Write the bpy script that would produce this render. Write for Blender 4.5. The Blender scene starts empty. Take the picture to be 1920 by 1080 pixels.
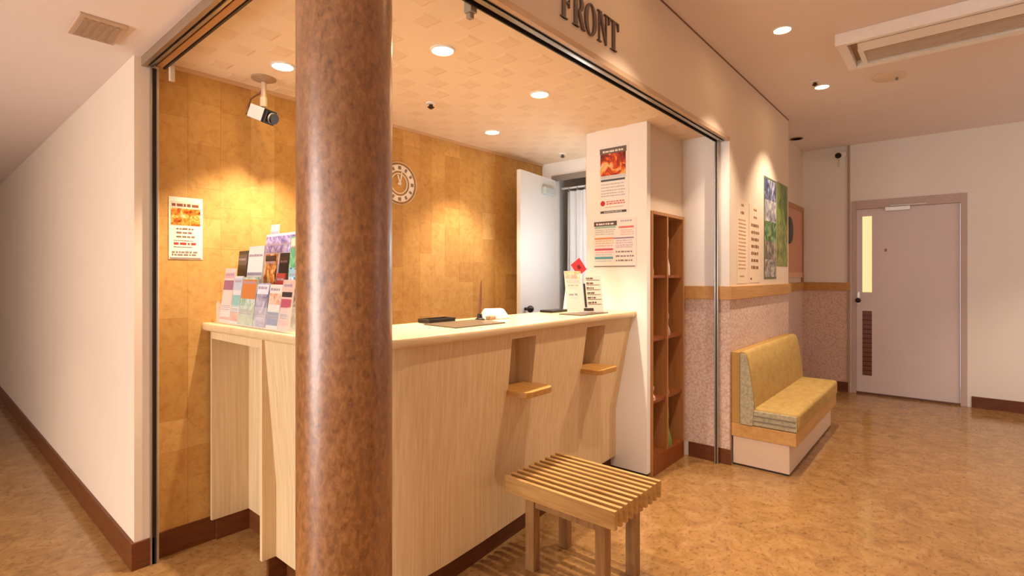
import bpy, bmesh, math, random
from mathutils import Vector, Matrix
random.seed(7)
sc = bpy.context.scene
COL = sc.collection
PI = math.pi

# ------------------------------------------------------------------ camera, light, exposure
cd = bpy.data.cameras.new('camera'); cam = bpy.data.objects.new('camera', cd); COL.objects.link(cam)
cam.location = (0, 0, 1.25); cam.rotation_euler = (PI/2, 0, math.radians(40.486))
cd.sensor_width = 36; cd.lens = 970/1920*36; cd.shift_y = -23/1920; cd.clip_start = 0.02
sc.camera = cam
sc.view_settings.view_transform = 'Standard'; sc.view_settings.look = 'None'
sc.view_settings.exposure = 0.36; sc.view_settings.gamma = 1.0
sc.view_settings.use_curve_mapping = False

WARM = (1.0, 0.81, 0.62)
SPOT_REC, SPOT_COR = 88.0, 74.0
w = bpy.data.worlds.new('world'); sc.world = w; w.use_nodes = True
w.node_tree.nodes['Background'].inputs[0].default_value = (0.86, 0.93, 1.0, 1)
w.node_tree.nodes['Background'].inputs[1].default_value = 1.0

def area(name, loc, rot, sx, sy, power, color):
    l = bpy.data.lights.new(name, 'AREA'); l.shape = 'RECTANGLE'; l.size = sx; l.size_y = sy
    l.energy = power; l.color = color
    o = bpy.data.objects.new(name, l); COL.objects.link(o); o.location = loc; o.rotation_euler = rot
    return o
# daylight through the glazed entrance of the lobby, behind the camera, and through the windows on the lobby's right
area('daylight_entrance', (-2.0, -2.9, 1.25), (PI/2, 0, 0), 1.3, 2.4, 78, (1.0, 0.95, 0.91))
area('daylight_window', (.45, -2.9, 1.45), (PI/2, 0, 0), 3.6, 1.5, 22, (1.0, 0.94, 0.89))
area('daylight_right', (2.4, 5.3, 1.35), (PI/2, 0, PI/2), 1.8, 1.9, 9, (1.0, 0.95, 0.91))

# ------------------------------------------------------------------ helpers
def lin(h):
    if isinstance(h, str):
        h = h.lstrip('#'); c = [int(h[i:i+2], 16)/255 for i in (0, 2, 4)]
        return tuple(x/12.92 if x <= .04045 else ((x+.055)/1.055)**2.4 for x in c) + (1,)
    return tuple(h) + (1,) if len(h) == 3 else tuple(h)

class Fr:
    def __init__(s, o, U, V, N): s.o, s.U, s.V, s.N = Vector(o), Vector(U).normalized(), Vector(V).normalized(), Vector(N).normalized()
    def p(s, u, v, n=0): return s.o + s.U*u + s.V*v + s.N*n
WORLD = Fr((0, 0, 0), (1, 0, 0), (0, 1, 0), (0, 0, 1))

class MB:
    def __init__(s): s.v = []; s.f = []
    def add(s, vs, fs):
        b = len(s.v); s.v += [tuple(v) for v in vs]; s.f += [tuple(b+i for i in f) for f in fs]; return s
    def box(s, x0, x1, y0, y1, z0, z1, fr=WORLD):
        c = [fr.p(x, y, z) for z in (z0, z1) for y in (y0, y1) for x in (x0, x1)]
        return s.add(c, [(0, 2, 3, 1), (4, 5, 7, 6), (0, 1, 5, 4), (2, 6, 7, 3), (0, 4, 6, 2), (1, 3, 7, 5)])
    def prism(s, poly, z0, z1, fr=WORLD):
        n = len(poly); vs = [fr.p(x, y, z0) for x, y in poly]+[fr.p(x, y, z1) for x, y in poly]
        fs = [tuple(range(n))[::-1], tuple(range(n, 2*n))]+[(i, (i+1) % n, n+(i+1) % n, n+i) for i in range(n)]
        return s.add(vs, fs)
    def lathe(s, prof, c, axis=(0, 0, 1), n=28, caps=True):
        if prof[0] == prof[-1]: caps = False
        A = Vector(axis).normalized(); B = A.orthogonal().normalized(); D = A.cross(B); c = Vector(c)
        vs = []; fs = []
        for r, h in prof:
            for i in range(n):
                a = 2*PI*i/n; vs.append(c+A*h+(B*math.cos(a)+D*math.sin(a))*r)
        m = len(prof)
        for j in range(m-1):
            for i in range(n):
                k = (i+1) % n; fs.append((j*n+i, j*n+k, (j+1)*n+k, (j+1)*n+i))
        if caps and prof[0][0] > 1e-5: fs.append(tuple(range(n))[::-1])
        if caps and prof[-1][0] > 1e-5: fs.append(tuple((m-1)*n+i for i in range(n)))
        return s.add(vs, fs)
    def cyl(s, a, b, r, n=16, r2=None):
        a = Vector(a); b = Vector(b); d = b-a
        return s.lathe([(r, 0), (r if r2 is None else r2, d.length)], a, d, n)
    def ball(s, c, r, n=16, m=8, sz=1):
        return s.lathe([(max(1e-6, r*math.sin(PI*i/m)), -r*sz*math.cos(PI*i/m)) for i in range(m+1)], c, (0, 0, 1), n)
    def tube(s, pts, r, n=8):
        pts = [Vector(p) for p in pts]; vs = []; fs = []
        for i, p in enumerate(pts):
            t = (pts[min(i+1, len(pts)-1)]-pts[max(i-1, 0)]).normalized()
            b = t.orthogonal().normalized() if i == 0 else (b-t*b.dot(t)).normalized()
            d = t.cross(b)
            for k in range(n):
                a = 2*PI*k/n; vs.append(p+(b*math.cos(a)+d*math.sin(a))*r)
        for i in range(len(pts)-1):
            for k in range(n):
                q = (k+1) % n; fs.append((i*n+k, i*n+q, (i+1)*n+q, (i+1)*n+k))
        fs.append(tuple(range(n))[::-1]); fs.append(tuple((len(pts)-1)*n+k for k in range(n)))
        return s.add(vs, fs)

OFF = {}
def build(name, mb, mat, parent=None, bevel=0, smooth=False, seg=2):
    off = OFF.get(parent.name, Vector()) if parent else Vector()
    me = bpy.data.meshes.new(name)
    me.from_pydata([tuple(Vector(v)-off) for v in mb.v], [], mb.f); me.update()
    bm = bmesh.new(); bm.from_mesh(me); bmesh.ops.recalc_face_normals(bm, faces=bm.faces); bm.to_mesh(me); bm.free()
    if smooth:
        me.polygons.foreach_set('use_smooth', [True]*len(me.polygons)); me.set_sharp_from_angle(angle=math.radians(40))
    o = bpy.data.objects.new(name, me); COL.objects.link(o)
    if mat: me.materials.append(mat)
    if bevel:
        m = o.modifiers.new('bevel', 'BEVEL'); m.width = bevel; m.segments = seg; m.limit_method = 'ANGLE'; m.angle_limit = math.radians(40)
    if parent: o.parent = parent
    OFF[o.name] = off
    return o
def thing(name, label, cat, loc, group=None):
    o = bpy.data.objects.new(name, None); COL.objects.link(o); o.location = loc; o.empty_display_size = .05
    OFF[o.name] = Vector(loc)
    return tag(o, label, cat, group)
def tag(o, label, cat, group=None):
    o['label'] = label; o['category'] = cat
    if group: o['group'] = group
    return o
def struct(name, mb, mat, label=None, bevel=0):
    o = build(name, mb, mat, None, bevel); o['kind'] = 'structure'
    if label: o['label'] = label
    return o
def one(name, mb, mat, label, cat, group=None, bevel=0, smooth=False):
    return tag(build(name, mb, mat, None, bevel, smooth), label, cat, group)
def stuff(o): o['kind'] = 'stuff'; return o
def dup(root, delta=(0, 0, 0), label=None):
    r = root.copy(); COL.objects.link(r); r.location = root.location+Vector(delta)
    if label: r['label'] = label
    for ch in list(root.children):
        c = ch.copy(); COL.objects.link(c); c.parent = r
        for g in ch.children:
            d = g.copy(); COL.objects.link(d); d.parent = c
    return r

# ------------------------------------------------------------------ materials
def base(name, rough=.5, spec=.5, metal=0):
    m = bpy.data.materials.new(name); m.use_nodes = True; nt = m.node_tree; b = nt.nodes['Principled BSDF']
    b.inputs['Roughness'].default_value = rough; b.inputs['Specular IOR Level'].default_value = spec; b.inputs['Metallic'].default_value = metal
    return m, nt, b
def pos(nt, scale=(1, 1, 1)):
    g = nt.nodes.new('ShaderNodeNewGeometry'); mp = nt.nodes.new('ShaderNodeMapping'); mp.inputs['Scale'].default_value = scale
    nt.links.new(g.outputs['Position'], mp.inputs['Vector']); return mp.outputs['Vector']
def ramp(nt, fac, stops, const=False):
    r = nt.nodes.new('ShaderNodeValToRGB'); e = r.color_ramp.elements
    if const: r.color_ramp.interpolation = 'CONSTANT'
    while len(e) < len(stops): e.new(.5)
    for q, (p, c) in zip(e, stops): q.position = p; q.color = lin(c)
    nt.links.new(fac, r.inputs['Fac']); return r.outputs['Color']
def noise(nt, vec, scale, detail=4, rough=.55, dist=0):
    n = nt.nodes.new('ShaderNodeTexNoise'); n.inputs['Scale'].default_value = scale; n.inputs['Detail'].default_value = detail
    n.inputs['Roughness'].default_value = rough; n.inputs['Distortion'].default_value = dist
    if vec: nt.links.new(vec, n.inputs['Vector'])
    return n.outputs['Fac']
def bump(nt, b, h, s=.1, d=.01):
    n = nt.nodes.new('ShaderNodeBump'); n.inputs['Strength'].default_value = s; n.inputs['Distance'].default_value = d
    nt.links.new(h, n.inputs['Height']); nt.links.new(n.outputs['Normal'], b.inputs['Normal'])
def mixc(nt, f, a, b_, mode='MIX'):
    m = nt.nodes.new('ShaderNodeMix'); m.data_type = 'RGBA'; m.blend_type = mode
    for s, v in ((0, f), (6, a), (7, b_)):
        if hasattr(v, 'is_linked'): nt.links.new(v, m.inputs[s])
        else: m.inputs[s].default_value = v if s == 0 else lin(v)
    return m.outputs[2]
CACHE = {}
def flat(h, rough=.5, metal=0, spec=.5):
    k = (h, rough, metal, spec)
    if k not in CACHE:
        m, nt, b = base('plain_'+h.strip('#'), rough, spec, metal)
        f = noise(nt, pos(nt), 35, 3)
        c = lin(h); b_ = mixc(nt, f, tuple(x*.95 for x in c[:3]), tuple(min(1, x*1.04) for x in c[:3]))
        nt.links.new(b_, b.inputs['Base Color']); CACHE[k] = m
    return CACHE[k]
def plaster(name, h, rough=.8):
    m, nt, b = base(name, rough, .25); v = pos(nt)
    f = noise(nt, v, 2.5, 3); c = lin(h)
    nt.links.new(mixc(nt, f, tuple(x*.96 for x in c[:3]), tuple(min(1, x*1.03) for x in c[:3])), b.inputs['Base Color'])
    bump(nt, b, noise(nt, v, 160, 3), .06, .004); return m
def wood(name, c0, c1, scale=(60, 60, 2.5), rough=.45, extra=None):
    m, nt, b = base(name, rough, .4); v = pos(nt, scale)
    f = noise(nt, v, 1, 5, .6, .3)
    col = ramp(nt, f, [(.3, c0), (.7, c1)])
    if extra: col = mixc(nt, ramp(nt, noise(nt, pos(nt), 1.6, 2), [(.4, '000000'), (.65, '777777')]), col, extra)
    nt.links.new(col, b.inputs['Base Color']); bump(nt, b, f, .05, .003); return m
def mottled(name, stops, scale, rough, spec=.5, detail=6, dist=.6, stretch=(1, 1, 1), bs=.04):
    m, nt, b = base(name, rough, spec); v = pos(nt, stretch)
    f = noise(nt, v, scale, detail, .62, dist)
    nt.links.new(ramp(nt, f, stops), b.inputs['Base Color'])
    if bs: bump(nt, b, f, bs, .004)
    return m
def photo(name, stops, scale=9, stretch=(1, 1, 1)):
    m, nt, b = base(name, .35, .4)
    f = noise(nt, pos(nt, stretch), scale, 3, .6, .8)
    nt.links.new(ramp(nt, f, stops), b.inputs['Base Color']); return m
def emis(name, col, strength):
    m, nt, b = base(name, .5); b.inputs['Base Color'].default_value = lin(col)
    b.inputs['Emission Color'].default_value = lin(col); b.inputs['Emission Strength'].default_value = strength; return m
def glassy(name, col='ffffff', rough=.03, alpha=.25):
    m, nt, b = base(name, rough, .6); b.inputs['Base Color'].default_value = lin(col)
    b.inputs['Alpha'].default_value = alpha; return m

M_wall = plaster('cream_plaster', 'e6d2bc')
M_white = plaster('white_plaster', 'f3eee8')
M_ceil = plaster('lobby_ceiling_board', 'f0e2db', .9)
M_rceil = plaster('reception_ceiling_paper', 'efd9bd', .8)
M_rtile = plaster('reception_ceiling_tile', 'ead2b3', .6)
M_oak = wood('trim_oak', 'b98444', 'd09c58', (30, 2.5, 90), .4)
M_base = wood('dark_skirting', '5f3115', '75401d', (8, 8, 60), .45)
M_counter = wood('counter_ash', 'd4b587', 'e6cda4', (75, 75, 2.2), .5)
M_ctop = wood('countertop_ash', 'd6b88c', 'e2c99e', (40, 4, 40), .28)
M_stool = wood('stool_oak', 'a57840', 'c49a5e', (5, 90, 70), .42)
M_leg = wood('stool_leg_oak', '876037', 'a67a4a', (80, 80, 5), .45)
M_shelf = wood('shelf_cherry', '7d3f18', '985528', (50, 50, 3), .45)
M_shelf_edge = wood('shelf_cherry_edge', 'a8703e', 'bb8450', (50, 50, 3), .4)
M_niche = wood('niche_shelf_wood', 'ad783c', 'c6934f', (6, 50, 60), .4)
M_steel = flat('#b9b4aa', .28, .9); M_dark = flat('#2c231c', .45); M_bronze = flat('#5a4c3f', .35, .7)
M_paper = flat('#f2ece2', .6); M_black = flat('#17130f', .35); M_whiteplastic = flat('#eeebe4', .4); M_grey = flat('#8d8880', .5)

# floor: speckled tan sheet flooring
m, nt, b = base('tan_marbled_floor', .2, .5)
v = pos(nt, (1, 1.0, 1))
c1 = ramp(nt, noise(nt, v, 9, 6, .65, 1.2), [(.28, '84603a'), (.45, '997143'), (.6, 'a57d4e'), (.78, 'b48f60')])
c2 = ramp(nt, noise(nt, pos(nt, (1.6, 1, 1)), 38, 4, .6, .5), [(.34, '85592c'), (.45, 'ffffff'), (1, 'ffffff')])
nt.links.new(mixc(nt, .42, c1, c2, 'MULTIPLY'), b.inputs['Base Color'])
nt.links.new(ramp(nt, noise(nt, v, 5, 3), [(.3, '5c5c5c'), (.7, '787878')]), b.inputs['Roughness'])
M_floor = m
# pinkish mosaic wallpaper
m, nt, b = base('pink_mosaic_wallpaper', .7, .3)
vo = nt.nodes.new('ShaderNodeTexVoronoi'); vo.inputs['Scale'].default_value = 62; nt.links.new(pos(nt), vo.inputs['Vector'])
nt.links.new(ramp(nt, vo.outputs['Distance'], [(.1, 'e8d0c2'), (.45, 'e0c6b8'), (.75, 'd0b0a0')]), b.inputs['Base Color'])
bump(nt, b, vo.outputs['Distance'], .25, .004); M_mosaic = m
# cork tile: tint by tile
m, nt, b = base('cork_tile', .6, .3)
oi = nt.nodes.new('ShaderNodeObjectInfo')
ct = ramp(nt, oi.outputs['Random'], [(0, 'c79a56'), (.35, 'd0a45e'), (.7, 'd5aa64'), (1, 'deb570')])
cn = ramp(nt, noise(nt, pos(nt), 24, 6, .7, .6), [(.3, 'd2b48c'), (.5, 'f4e8d6'), (.7, 'ffffff')])
nt.links.new(mixc(nt, .6, ct, cn, 'MULTIPLY'), b.inputs['Base Color']); bump(nt, b, noise(nt, pos(nt), 120, 4), .08, .003); M_cork = m
M_column = mottled('brown_bark_laminate', [(.28, '5f381a'), (.40, '7f4e23'), (.52, '8f5c2d'), (.64, 'a26e3e'), (.78, '804a23')], 85, .34, .8, 5, .3, (1, 1, .6), .12)
b_ = M_column.node_tree.nodes['Principled BSDF']; b_.inputs['Coat Weight'].default_value = .8; b_.inputs['Coat Roughness'].default_value = .3
M_fab = wood('mustard_bench_fabric', 'b5924e', 'c8a764', (25, 12, 25), .75)
M_fabgrey = mottled('grey_piped_fabric', [(.3, '989075'), (.6, 'c4bb9d')], 60, .8, .2)
M_lens = emis('lamp_lens', 'fff1d6', 9)
M_acrylic = glassy('clear_acrylic', 'ffffff', .05, .16)

# ------------------------------------------------------------------ the setting
XF, YE, XC, ZC, ZL, ZR, YR = -1.129, 6.58, -2.68, 2.65, 2.19, 2.20, 3.54
struct('floor', MB().box(-8, 2.6, -3.1, 7.6, -.1, 0), M_floor, 'tan speckled sheet floor')
struct('ceiling_corridor', MB().box(XF-.1, 2.6, -3.1, 7.6, ZC, ZC+.1).box(-2.2, XF-.1, 5.0, 7.6, ZC, ZC+.1), M_ceil)
struct('ceiling_lobby', MB().box(-8, XF-.1, -3.1, .66, ZL, ZL+.1), M_ceil)
cr = struct('ceiling_reception', MB().box(XC-.1, -1.212, .742, 4.4, ZR, ZR+.08), M_rceil)
# embossed ceiling squares, each a child of the ceiling
a = .112; g = .012; tmb = MB().add([(g, g, 0), (a-g, g, 0), (a-g, a-g, 0), (g, a-g, 0), (g*2, g*2, -.0032), (a-2*g, g*2, -.0032), (a-2*g, a-2*g, -.0032), (g*2, a-2*g, -.0032)],
     [(7, 6, 5, 4), (0, 1, 5, 4), (1, 2, 6, 5), (2, 3, 7, 6), (3, 0, 4, 7)])
proto = None
LAMPS_R = [(-2.307, 1.106), (-1.633, 1.464), (-1.644, 2.149), (-2.315, 2.511)]
for i in range(13):
    for j in range(25):
        if (i+j) % 2: continue
        x, y = XC+.01+i*a, .75+j*a
        if x+a > -1.22 or y+a > 3.53: continue
        if any(abs(x+a/2-lx) < .105 and abs(y+a/2-ly) < .105 for lx, ly in LAMPS_R): continue
        if proto is None: proto = build('ceiling_tile', tmb, M_rtile, cr); o = proto
        else: o = proto.copy(); COL.objects.link(o)
        o.location = (x, y, ZR)
# back wall of the reception with its cork tiles
wb = struct('wall_back', MB().box(XC-.12, XC-.006, .72, 3.54, 0, ZR), flat('#a8763a', .8))
um = MB().box(0, 1, 0, 1, 0, 1); cp = None; y = .722; col = 0
while y < 3.535:
    wd = random.choice((.10, .12, .14)); wd = min(wd, 3.539-y)
    if 3.539-y-wd < .05: wd = 3.539-y
    z = .11; z += 0
    first = random.uniform(.1, .36)
    while z < ZR-.001:
        h = first if z < .12 else random.choice((.14, .2, .28, .36, .46)); h = min(h, ZR-z)
        if ZR-z-h < .06: h = ZR-z
        if cp is None: cp = build('cork_tile', um, M_cork, wb); o = cp
        else: o = cp.copy(); COL.objects.link(o)
        o.location = (XC-.006, y+.0003, z+.0003); o.scale = (.006+random.uniform(0, .0008), wd-.0006, h-.0006)
        z += h
    y += wd; col += 1
struct('baseboard_back', MB().box(XC, XC+.012, .722, 3.53, 0, .11), M_base)
# cove strip between cork and ceiling
struct('trim_1', MB().box(XC, XC+.012, .742, 3.53, ZR-.018, ZR), flat('#d8b184', .6), 'pale strip along the top of the cork wall')
struct('wall_left', MB().box(-8, XC+.03, .63, .72, 0, ZL), M_wall, 'cream wall end left of the reception opening')
struct('baseboard_left', MB().box(-8, XC+.042, .618, .70, 0, .115), M_base)
# wall that ends the reception, carries the posters and the bench, and the sign band over the opening
we = struct('wall_right', MB().box(-1.76, XF-.0005, YR-.0005, 5.143, 0, ZC), M_white)
struct('wall_front', MB().prism([(-3.1, 2.168), (YR, 2.168), (YR, 1.18), (5.144, 1.18), (5.144, ZC), (-3.1, ZC)], XF-.06, XF+.001, Fr((0, 0, 0), (0, 1, 0), (0, 0, 1), (1, 0, 0))), M_wall, 'cream band of wall above the opening and behind the posters')
struct('trim_5', MB().box(XF+.001, XF+.004, -3.1, 5.144, ZC-.008, ZC), flat('#7d5636', .7), 'thin dark strip painting the shadow gap between wall band and ceiling')  # brown strip colours in the shade of the reveal
struct('wall_right_lower', MB().box(-1.44, XF+.0025, YR-.003, 5.145, .1, 1.1), M_mosaic, 'pink mosaic papered lower wall beside the bench')
struct('wall_side', MB().box(-1.42, -1.3, 5.143, YE, 0, ZC), M_wall)
struct('wall_end', MB().box(-1.42, -.83, YE, YE+.12, 0, ZC).box(.10, 2.6, YE, YE+.12, 0, ZC).box(-.83, .10, YE, YE+.12, 2.045, ZC), M_white)
struct('wall_side_lower', MB().box(-1.3, -1.297, 5.146, YE, .1, 1.1), M_mosaic)
struct('wall_end_lower', MB().box(-1.3, -.87, YE-.004, YE, .1, 1.1), M_mosaic, 'pink mosaic papered lower wall at the end')
struct('wall_lobby_right', MB().box(2.5, 2.6, -3.1, YE, 0, ZC), M_wall)
# chair rails
struct('trim_2', MB().box(-1.44, XF+.02, YR-.02, YR-.003, 1.09, 1.18).box(XF, XF+.02, YR-.003, 5.16, 1.09, 1.18), M_oak, 'oak chair rail around the wall with posters', .003)
struct('trim_3', MB().box(-1.3, -.845, YE-.022, YE, 1.087, 1.176).box(-1.3, -1.28, 5.16, YE-.022, 1.087, 1.176), M_oak, 'oak chair rail on the corridor end wall', .003)
struct('trim_4', MB().box(-.868, -.846, YE-.014, YE, 1.176, ZC).box(-.868, -.846, YE-.014, YE, 0, 1.087), flat('#b59a85', .6), 'narrow taupe strip painting the shaded recess corner beside the end door')  # taupe strip stands in for the shade in the recess corner
struct('baseboard_right', MB().box(-1.40, XF+.012, YR-.014, YR-.003, 0, .10).box(XF, XF+.012, 4.99, 5.155, 0, .1), M_base)
struct('baseboard_end', MB().box(-1.3, -.86, YE-.016, YE-.004, 0, .105).box(.13, 2.5, YE-.012, YE, 0, .105).box(-1.3, -1.288, 5.16, YE-.016, 0, .105), M_base)
# back office behind the curtain
struct('wall_reception_end', MB().box(-1.9, -1.76, YR, YR+.10, 0, ZR).box(-2.57, -1.9, YR, YR+.10, 2.085, ZR).box(XC-.1, -2.57, YR, YR+.10, 0, ZR), M_white)
struct('wall_office', MB().box(XC-.1, -1.76, 4.3, 4.4, 0, ZR).box(XC-.1, XC, YR+.1, 4.3, 0, ZR), M_white)
# lobby front (behind the camera) with its glazed entrance
struct('wall_lobby_front', MB().box(-8, -2.9, -3.1, -3.0, 0, ZC).box(.2, 2.6, -3.1, -3.0, 0, ZC).box(-2.9, .2, -3.1, -3.0, 2.15, ZC), M_wall)
struct('wall_lobby_end', MB().box(-8.1, -8, -3.1, .63, 0, ZC), M_wall)
d3 = thing('door_3', 'glazed entrance of the lobby in a dark metal frame', 'door', (-1.35, -3.05, 0)); d3['kind'] = 'structure'
build('frame', MB().box(-2.9, -2.84, -3.08, -3.02, 0, 2.15).box(.14, .2, -3.08, -3.02, 0, 2.15).box(-2.84, .14, -3.08, -3.02, 2.09, 2.15).box(-2.84, .14, -3.08, -3.02, 0, .06).box(-1.38, -1.32, -3.08, -3.02, .06, 2.09), M_bronze, d3)
for g0, g1 in ((-2.84, -1.38), (-1.32, .14)): build('glass_pane', MB().box(g0, g1, -3.055, -3.045, .06, 2.09), glassy('entrance_glass', 'f4f8f8', .02, .12), d3)
# free-standing white partition at the end of the counter
pt = thing('partition', 'white partition panel with two notices at the right end of the counter', 'partition', (-1.65, 2.975, 0))
build('panel', MB().box(-1.865, -1.43, 2.95, 2.998, .03, ZR), plaster('white_partition', 'f7f3ee'), pt, .002)
build('plinth', MB().box(-1.85, -1.445, 2.96, 2.99, 0, .03), M_dark, pt)

# ------------------------------------------------------------------ tracks and posts
def rail_front():
    o = thing('sliding_track', 'long metal sliding door track under the sign band', 'track', (-1.17, .74, 2.145))
    y0, y1 = .742, YR
    build('channel', MB().box(-1.212, XF+.002, y0, y1, 2.16, 2.166).box(-1.214, -1.208, y0, y1, 2.144, 2.2), M_dark, o)
    build('outer_lip', MB().box(XF-.016, XF+.004, y0, y1, 2.142, 2.166), flat('#c9ab8a', .45, .2), o)
    build('runner', MB().box(-1.186, -1.165, y0, y1, 2.143, 2.162), M_steel, o, .003)
    build('guide', MB().box(-1.155, -1.150, y0, y1, 2.146, 2.162), M_bronze, o)
def rail_left():
    o = thing('sliding_track', 'short metal sliding door track on the left, above the brochure end of the counter', 'track', (-1.9, .70, 2.15))
    x0, x1 = XC+.03, XF-.02
    build('channel', MB().box(x0, x1, .664, .742, 2.172, 2.178).box(x0, x1, .736, .744, 2.16, 2.2), M_dark, o)
    build('outer_lip', MB().box(x0, x1, .655, .671, 2.150, 2.19), flat('#a58f76', .35, .6), o)
    build('runner', MB().box(x0, x1, .684, .698, 2.155, 2.174), M_steel, o, .003)
    build('guide', MB().box(x0, x1, .708, .732, 2.163, 2.174), flat('#c09060', .5, .2), o)
rail_front(); rail_left()
def post(x, y, label, z1):
    o = thing('guide_post', label, 'post', (x, y, 0))
    build('frame', MB().box(x-.012, x-.004, y-.016, y+.006, 0, z1).box(x+.004, x+.012, y-.016, y+.006, 0, z1), M_steel, o, .001)
    build('groove', MB().box(x-.004, x+.004, y-.006, y+.006, 0, z1), M_dark, o)
post(-1.2, YR-.03, 'thin metal guide post on the right, beside the bench', 2.143)
o = thing('guide_post', 'dark metal guide post on the left, beside the cork wall', 'post', (XC+.045, .705, 0))
build('frame', MB().box(XC+.0305, XC+.05, .684, .690, 0, 2.15).box(XC+.0305, XC+.05, .706, .712, 0, 2.15), M_steel, o, .001)
build('groove', MB().box(XC+.0305, XC+.042, .690, .706, 0, 2.15), M_dark, o)
one('track_bracket', MB().box(-1.25, -1.216, 1.215, 1.245, 2.13, 2.2).box(-1.245, -1.225, 1.22, 1.24, 2.112, 2.13), flat('#a39682', .5), 'small grey bracket beside the long track', 'bracket', None, .003)
one('track_bracket', MB().box(-2.61, -2.59, .745, .765, 2.10, 2.2), flat('#d8c4a8', .5), 'small cream bracket at the left end of the short track', 'bracket', None, .003)

# column at the corner of the opening
o = thing('column', 'thick round column clad in mottled brown laminate', 'column', (-1.118, .689, 0))
build('shaft', MB().lathe([(.111, .06), (.111, 2.142)], (-1.118, .689, 0), n=64), M_column, o, smooth=True)
build('base_ring', MB().lathe([(.117, 0), (.117, .06)], (-1.118, .689, 0), n=64), M_base, o, smooth=True)

# ------------------------------------------------------------------ FRONT lettering
sign = thing('wall_sign', 'dark grey serif letters spelling FRONT on the wall band', 'sign', (XF, 1.6, 2.228))
M_let = flat('#68554a', .5)
def letter(name, y0, wdt, strokes):
    fr = Fr((XF+.001, y0, 2.228), (0, 1, 0), (0, 0, 1), (1, 0, 0)); mb = MB(); H = .128
    for k, s in enumerate(strokes):
        e = .0080+.0002*k
        if s[0] == 'p': mb.prism([(x*wdt, y*H) for x, y in s[1]], 0, e, fr)
        else:
            _, cx, cy, ro, rho, ri, rhi, a0, a1 = s; n = 26
            for i in range(n):
                A, B = a0+(a1-a0)*i/n, a0+(a1-a0)*(i+1)/n
                q = lambda r, h, t: ((cx+r*math.cos(t))*wdt, (cy+h*math.sin(t))*H)
                mb.prism([q(ri, rhi, A), q(ro, rho, A), q(ro, rho, B), q(ri, rhi, B)], 0, e, fr)
    build(name, mb, M_let, sign)
R4 = lambda x0, x1, y0, y1: ('p', [(x0, y0), (x1, y0), (x1, y1), (x0, y1)])
letter('letter_f', 1.598, .078, [R4(.15, .40, 0, 1), R4(0, .58, 0, .035), R4(0, .98, .955, 1), ('p', [(.98, 1), (.86, .955), (.92, .74), (.98, .74)]), R4(.4, .72, .475, .525), R4(.68, .74, .38, .62)])
letter('letter_r', 1.680, .082, [R4(.13, .38, 0, 1), R4(0, .52, 0, .035), R4(0, .5, .965, 1), R4(.3, .55, .49, .53), ('a', .48, .745, .42, .255, .18, .215, -PI/2, PI/2), ('p', [(.42, .5), (.66, .5), (.98, .03), (1.06, .0), (.78, 0)])])
letter('letter_o', 1.766, .088, [('a', .5, .5, .5, .515, .24, .475, 0, 2*PI)])
letter('letter_n', 1.862, .084, [R4(.14, .21, 0, 1), R4(.79, .86, 0, 1), R4(0, .36, 0, .035), R4(0, .22, .965, 1), R4(.64, 1, .965, 1), ('p', [(.1, 1), (.36, 1), (.86, 0), (.78, 0)])])
letter('letter_t', 1.953, .086, [R4(.375, .625, 0, 1), R4(.2, .8, 0, .035), R4(0, 1, .955, 1), ('p', [(0, 1), (.12, .955), (.06, .74), (0, .74)]), ('p', [(1, 1), (.88, .955), (.94, .74), (1, .74)])])

# ------------------------------------------------------------------ reception counter
TOP = [(-2.678, .90), (-2.3, .91), (-1.83, .922), (-1.68, .935), (-1.60, .955), (-1.54, .99), (-1.495, 1.04), (-1.472, 1.10), (-1.462, 1.20), (-1.46, 1.40), (-1.462, 1.60)]
def top_x(y):
    pts = [(1.20, -1.462), (1.40, -1.460), (1.60, -1.464), (2.0, -1.484), (2.5, -1.502), (2.95, -1.50)]
    for (a0, x0), (a1, x1) in zip(pts, pts[1:]):
        if y <= a1: return x0+(x1-x0)*(y-a0)/(a1-a0)
    return pts[-1][1]
N1, N2 = (1.765, 1.955), (2.435, 2.635)
ys = [1.70, N1[0], 1.86, N1[1], 2.1, 2.25, N2[0], 2.53, N2[1], 2.8, 2.949]
TOPF = TOP[:-1]+[(top_x(1.6), 1.6)]+[(top_x(y), y) for y in ys]
def inset(pts, d):
    out = []
    for i, p in enumerate(pts):
        a0, a1 = pts[max(i-1, 0)], pts[min(i+1, len(pts)-1)]
        t = Vector((a1[0]-a0[0], a1[1]-a0[1])).normalized(); out.append((p[0]-t.y*d, p[1]+t.x*d))
    return out
ct = thing('reception_counter', 'pale ash reception counter with a curved front and a projecting top', 'counter', (-1.9, 1.5, 0))
# worktop: bullnosed front edge
rings = [(.0, 1.008), (-.006, 1.012), (-.010, 1.018), (-.006, 1.026), (.003, 1.03)]
rings = [(.030, .993), (.010, .993), (.003, .997), (0, 1.004), (0, 1.02), (.003, 1.027), (.010, 1.03)]
mb = MB(); n = len(TOPF); vs = []
for d, z in rings: vs += [(x, y, z) for x, y in inset(TOPF, d)]
fs = [(j*n+i, j*n+i+1, (j+1)*n+i+1, (j+1)*n+i) for j in range(len(rings)-1) for i in range(n-1)]
mb.add(vs, fs)
back = [(-1.905, 2.949), (-1.91, 1.6), (-1.915, 1.42), (-1.95, 1.32), (-2.05, 1.27), (-2.678, 1.255)]
for z in (.993, 1.03):
    r = inset(TOPF, .030 if z < 1 else .010); mb.add([(x, y, z) for x, y in r]+[(x, y, z) for x, y in back], [tuple(range(len(r)+len(back)))])
r = inset(TOPF, .01)
loop = [r[-1]]+back+[r[0]]
for p, q in zip(loop, loop[1:]): mb.add([(p[0], p[1], .993), (q[0], q[1], .993), (q[0], q[1], 1.03), (p[0], p[1], 1.03)], [(0, 1, 2, 3)])
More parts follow.
